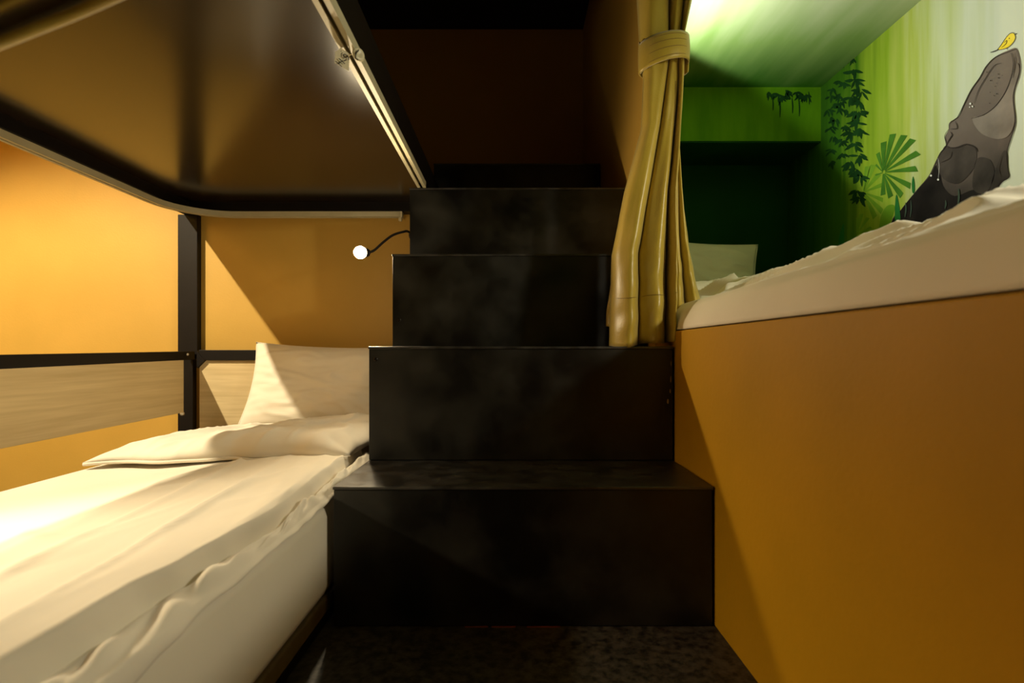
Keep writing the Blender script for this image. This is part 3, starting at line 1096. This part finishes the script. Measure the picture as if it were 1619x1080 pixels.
outline = [(70, 1000), (150, 900), (210, 830), (240, 770), (265, 720), (290, 690), (283, 650), (300, 615), (306, 580), (335, 562),
           (352, 545), (380, 480), (410, 420), (450, 365), (480, 310), (520, 270), (580, 240), (625, 230), (642, 290), (640, 350),
           (615, 430), (612, 480), (620, 580), (600, 650), (580, 720), (583, 800), (590, 840), (555, 865), (535, 905), (525, 1000),
           (520, 1480), (-60, 1480), (20, 1080)]
bm = bmesh.new()
poly(bm, smooth_closed(A(outline), 4), MW, 1)
M['m_body'] = gradient_mat('mural_animal_grey', [(0.0, (0.020, 0.016, 0.015)), (0.30, (0.055, 0.045, 0.040)), (0.52, (0.13, 0.102, 0.089)), (1.0, (0.21, 0.172, 0.150))],
                           'Z', W(0, 0, 210).z, W(0, 0, 700).z, 0.16, (1, 5, 5))
an = obj('painted_animal', bm, M['m_body'], mural); tag(an, 'painted dark grey animal with raised snout')
bm = bmesh.new()
poly(bm, smooth_closed(A([(80, 990), (150, 905), (212, 835), (240, 785), (262, 800), (275, 880), (330, 930), (420, 900), (470, 930), (535, 910), (524, 1000), (515, 1470), (-50, 1470), (20, 1090)]), 4), MW, 2)
obj('dark_shading', bm, M['m_dark'], an)
bm = bmesh.new()
poly(bm, smooth_closed(A([(290, 690), (330, 705), (400, 690), (435, 720), (420, 800), (350, 870), (280, 850), (245, 780), (268, 722)]), 4), MW, 3)
poly(bm, smooth_closed(A([(560, 720), (582, 730), (584, 800), (586, 838), (552, 860), (530, 890), (500, 905), (520, 820)]), 4), MW, 3)
poly(bm, smooth_closed(A([(440, 750), (500, 760), (520, 830), (480, 915), (420, 900), (420, 820)]), 4), MW, 3)
obj('mid_shading', bm, M['m_mid'], an)
bm = bmesh.new()
poly(bm, smooth_closed(A([(418, 558), (470, 548), (525, 505), (570, 440), (600, 380), (628, 300), (638, 340), (612, 430), (608, 480), (616, 575), (590, 640), (540, 660), (470, 640), (430, 600)]), 4), MW, 4)
obj('light_jaw', bm, M['m_light'], an)
bm = bmesh.new()
stroke(bm, A([(625, 232), (590, 245), (525, 272), (482, 315), (452, 368), (412, 425), (382, 484), (350, 550), (330, 568), (308, 585), (305, 610)]), 1.3, MW, 5)
stroke(bm, A([(305, 612), (285, 645), (292, 690), (265, 725), (240, 775), (210, 835), (150, 905)]), 1.2, MW, 5)
stroke(bm, A([(627, 235), (643, 300), (638, 360), (614, 435), (612, 490), (620, 580), (600, 655), (580, 725), (584, 800), (590, 842), (555, 866), (535, 905)]), 1.2, MW, 5)
stroke(bm, A([(600, 250), (612, 300), (600, 370), (572, 440), (525, 505), (470, 545), (412, 562)]), 1.5, MW, 5)
stroke(bm, A([(556, 300), (520, 312), (480, 370), (445, 430), (425, 490)]), 1.0, MW, 5)
stroke(bm, A([(300, 700), (340, 700), (390, 685), (430, 700), (440, 720)]), 2.2, MW, 5)
stroke(bm, A([(312, 612), (345, 608), (335, 575)]), 1.2, MW, 5)
stroke(bm, A([(292, 690), (305, 665), (320, 640), (312, 625)]), 1.4, MW, 5)
stroke(bm, A([(270, 770), (310, 750), (320, 720)]), 1.4, MW, 5)
stroke(bm, A([(560, 740), (545, 800), (555, 840)]), 1.0, MW, 5)
stroke(bm, A([(615, 250), (622, 310), (610, 370)]), 0.9, MW, 5)
obj('brush_line', bm, M['m_line'], an)
random.seed(3)
for (x, y, q) in ((221, 833, 5), (255, 852, 5), (408, 492, 5), (418, 505, 4), (405, 508, 3)):
    bm = bmesh.new()
    poly(bm, A([(x + q * math.cos(k * math.pi / 4), y + q * math.sin(k * math.pi / 4)) for k in range(8)]), MW, 6)
    obj('white_fleck', bm, M['m_white'], an)
bm = bmesh.new()
stroke(bm, A([(254, 750), (260, 790), (256, 848)]), 0.5, MW, 6)
obj('white_fleck', bm, M['m_white'], an)
bm = bmesh.new()
for k in range(26):
    x, y = random.uniform(480, 570), random.uniform(340, 520)
    if (y - 300) < (600 - x) * 1.9 + 20:
        q = random.uniform(1.5, 3)
        poly(bm, A([(x + q * math.cos(a * math.pi / 3), y + q * math.sin(a * math.pi / 3)) for a in range(6)]), MW, 5)
tag(obj('speckle', bm, M['m_line'], an), kind='stuff')

bm = bmesh.new()
poly(bm, smooth_closed(A([(532, 238), (552, 212), (575, 178), (595, 160), (612, 160), (617, 180), (606, 203), (585, 222), (560, 232)]), 4), MW, 2)
bd = obj('painted_bird', bm, M['m_yellow'], mural); tag(bd, 'small painted yellow bird')
bm = bmesh.new()
stroke(bm, A([(500, 249), (518, 244), (540, 235)]), 1.6, MW, 3)
stroke(bm, A([(532, 238), (552, 212), (575, 178), (595, 158), (612, 158), (619, 180), (606, 205), (585, 224), (558, 234), (532, 238)]), 0.8, MW, 3, False)
stroke(bm, A([(553, 226), (574, 208), (578, 192), (565, 202)]), 1.0, MW, 3)
stroke(bm, A([(616, 164), (625, 159)]), 1.2, MW, 3, False)
stroke(bm, A([(578, 226), (582, 236)]), 0.8, MW, 3, False)
poly(bm, A([(590 + 2.4 * math.cos(a), 182 + 2.4 * math.sin(a)) for a in [k * math.pi / 4 for k in range(8)]]), MW, 3)
obj('brush_line', bm, M['m_line'], bd)


def fan(centre, tips, m, lay, w=10.0, name='painted_palm_leaf'):
    bm = bmesh.new()
    cx, cy = V([centre])[0]
    for (tx, ty) in V(tips):
        dx, dy = tx - cx, ty - cy
        l = math.hypot(dx, dy)
        nx, ny = -dy / l, dx / l
        ww = w * min(1.0, l / 45)
        a = 0.06
        poly(bm, [(cx + dx * a + nx * 0.6, cy + dy * a + ny * 0.6), (cx + dx * 0.75 + nx * ww * 0.42, cy + dy * 0.75 + ny * ww * 0.42),
                  (tx + nx * ww * 0.52, ty + ny * ww * 0.52), (tx - nx * ww * 0.46 - dx * 0.06, ty - ny * ww * 0.46 - dy * 0.06),
                  (cx + dx * 0.75 - nx * ww * 0.42, cy + dy * 0.75 - ny * ww * 0.42), (cx + dx * a - nx * 0.6, cy + dy * a - ny * 0.6)], MW, lay)
    return obj(name, bm, m, mural)


fan((588, 775), [(640, 632), (668, 680), (688, 735), (690, 815), (686, 875), (650, 905), (610, 640)], M['m_leaf_pale'], 1, 9)
fan((556, 985), [(580, 880), (612, 900), (560, 900), (630, 950), (600, 1010)], M['m_leaf_pale'], 1, 8)
fan((688, 675), [(690, 518), (738, 476), (796, 482), (842, 503), (870, 572), (862, 655), (830, 745), (785, 795), (728, 802), (688, 792),
                 (660, 575), (650, 635), (648, 690)], M['m_leaf'], 2, 9.5)
# broad blades and grasses at the foot of the mural
bm = bmesh.new()
for pts in ([(668, 985), (675, 900), (705, 845), (745, 842), (735, 900), (695, 980)],):
    poly(bm, smooth_closed(V(pts), 4), MW, 1)
obj('painted_leaf', bm, M['m_leaf_pale'], mural)
M['m_emerald'] = mat('mural_emerald', (0.012, 0.11, 0.02), (0.02, 0.15, 0.03), rough=0.7, nscale=10)
for pts in ([(752, 950), (748, 860), (756, 785), (772, 860), (775, 940)], [(836, 775), (833, 730), (840, 695), (848, 740), (846, 775)],
            [(462, 1070), (468, 1000), (490, 930), (494, 1000), (488, 1070)]):
    bm = bmesh.new(); poly(bm, smooth_closed(V(pts), 4), MW, 3); obj('painted_grass', bm, M['m_emerald'], mural)
M['m_gg'] = mat('mural_grey_green', (0.05, 0.075, 0.055), rough=0.7)
for (x, y0, y1, w) in ((352, 895, 975, 1.4), (468, 915, 955, 1.0), (100, 960, 1030, 1.0), (125, 950, 1030, 0.8), (290, 950, 990, 1.2)):
    bm = bmesh.new()
    stroke(bm, A([(x - 3, y1), (x + 2, (y0 + y1) / 2), (x, y0)]), w * 2.2, MW, 6)
    obj('painted_grass', bm, M['m_gg'], mural)


def leaf(bm, x, y, ang, ln, wd, P, lay):
    c, s = math.cos(ang), math.sin(ang)
    pts = [(0, 0), (0.25, 0.40), (0.55, 0.5), (0.85, 0.25), (1, 0), (0.85, -0.22), (0.55, -0.45), (0.25, -0.36)]
    poly(bm, [(x + c * a * ln - s * b * wd, y + s * a * ln + c * b * wd) for a, b in pts], P, lay)


random.seed(11)
bm = bmesh.new()
chain_a = [(545, 165), (552, 215), (572, 262), (535, 300), (565, 310), (548, 370), (575, 375), (565, 420), (525, 470), (570, 460), (545, 530), (572, 585),
           (525, 625), (552, 665), (570, 690), (562, 770), (572, 800)]
chain_b = [(470, 215), (492, 222), (440, 255), (425, 290), (470, 285), (450, 330), (480, 320), (420, 360), (465, 350), (500, 360), (430, 400), (455, 408), (425, 450),
           (500, 440), (440, 495), (475, 510), (492, 520), (490, 580), (432, 560), (430, 620), (470, 130), (530, 105)]
for (x, y) in chain_a:
    px, py = V([(x, y)])[0]
    for k in range(8):
        leaf(bm, px + random.uniform(-3, 3), py + random.uniform(-3, 3), math.pi / 2 + random.uniform(-1.6, 1.6), random.uniform(10, 19), random.uniform(4, 6), MW, 2 + k * 0.1)
for (x, y) in chain_b:
    px, py = V([(x, y)])[0]
    for k in range(6):
        leaf(bm, px + random.uniform(-3, 3), py + random.uniform(-2, 2), math.pi / 2 + random.uniform(-1.3, 1.3), random.uniform(7, 14), random.uniform(3, 4.5), MW, 2 + k * 0.1)
obj('painted_vine', bm, M['m_vine'], mural)
bm = bmesh.new()
for (x, y) in ((112, 270), (130, 280), (165, 285), (195, 262), (205, 262), (180, 290), (250, 272), (275, 280), (305, 285)):
    px, py = V([(x, y)])[0]
    for k in range(5):
        leaf(bm, px, py, math.pi / 2 + random.uniform(-1.5, 1.2), random.uniform(8, 18), random.uniform(3, 4.5), EW, 2 + k * 0.1)
for (x, y0, y1) in ((165, 300, 400), (228, 300, 380), (262, 300, 395), (130, 300, 365), (312, 270, 335), (298, 280, 325)):
    stroke(bm, V([(x, y0), (x + 4, (y0 + y1) / 2), (x + 3, y1)]), 2.2, EW, 2)
obj('painted_vine', bm, M['m_vine'], mural)

# chalky wall paints hardly shine
for k_ in list(M):
    if k_.startswith('m_') or k_ == 'paint_old':
        bs = M[k_].node_tree.nodes['Principled BSDF']
        bs.inputs['Specular IOR Level'].default_value = 0.08 if k_.startswith('m_') else 0.2
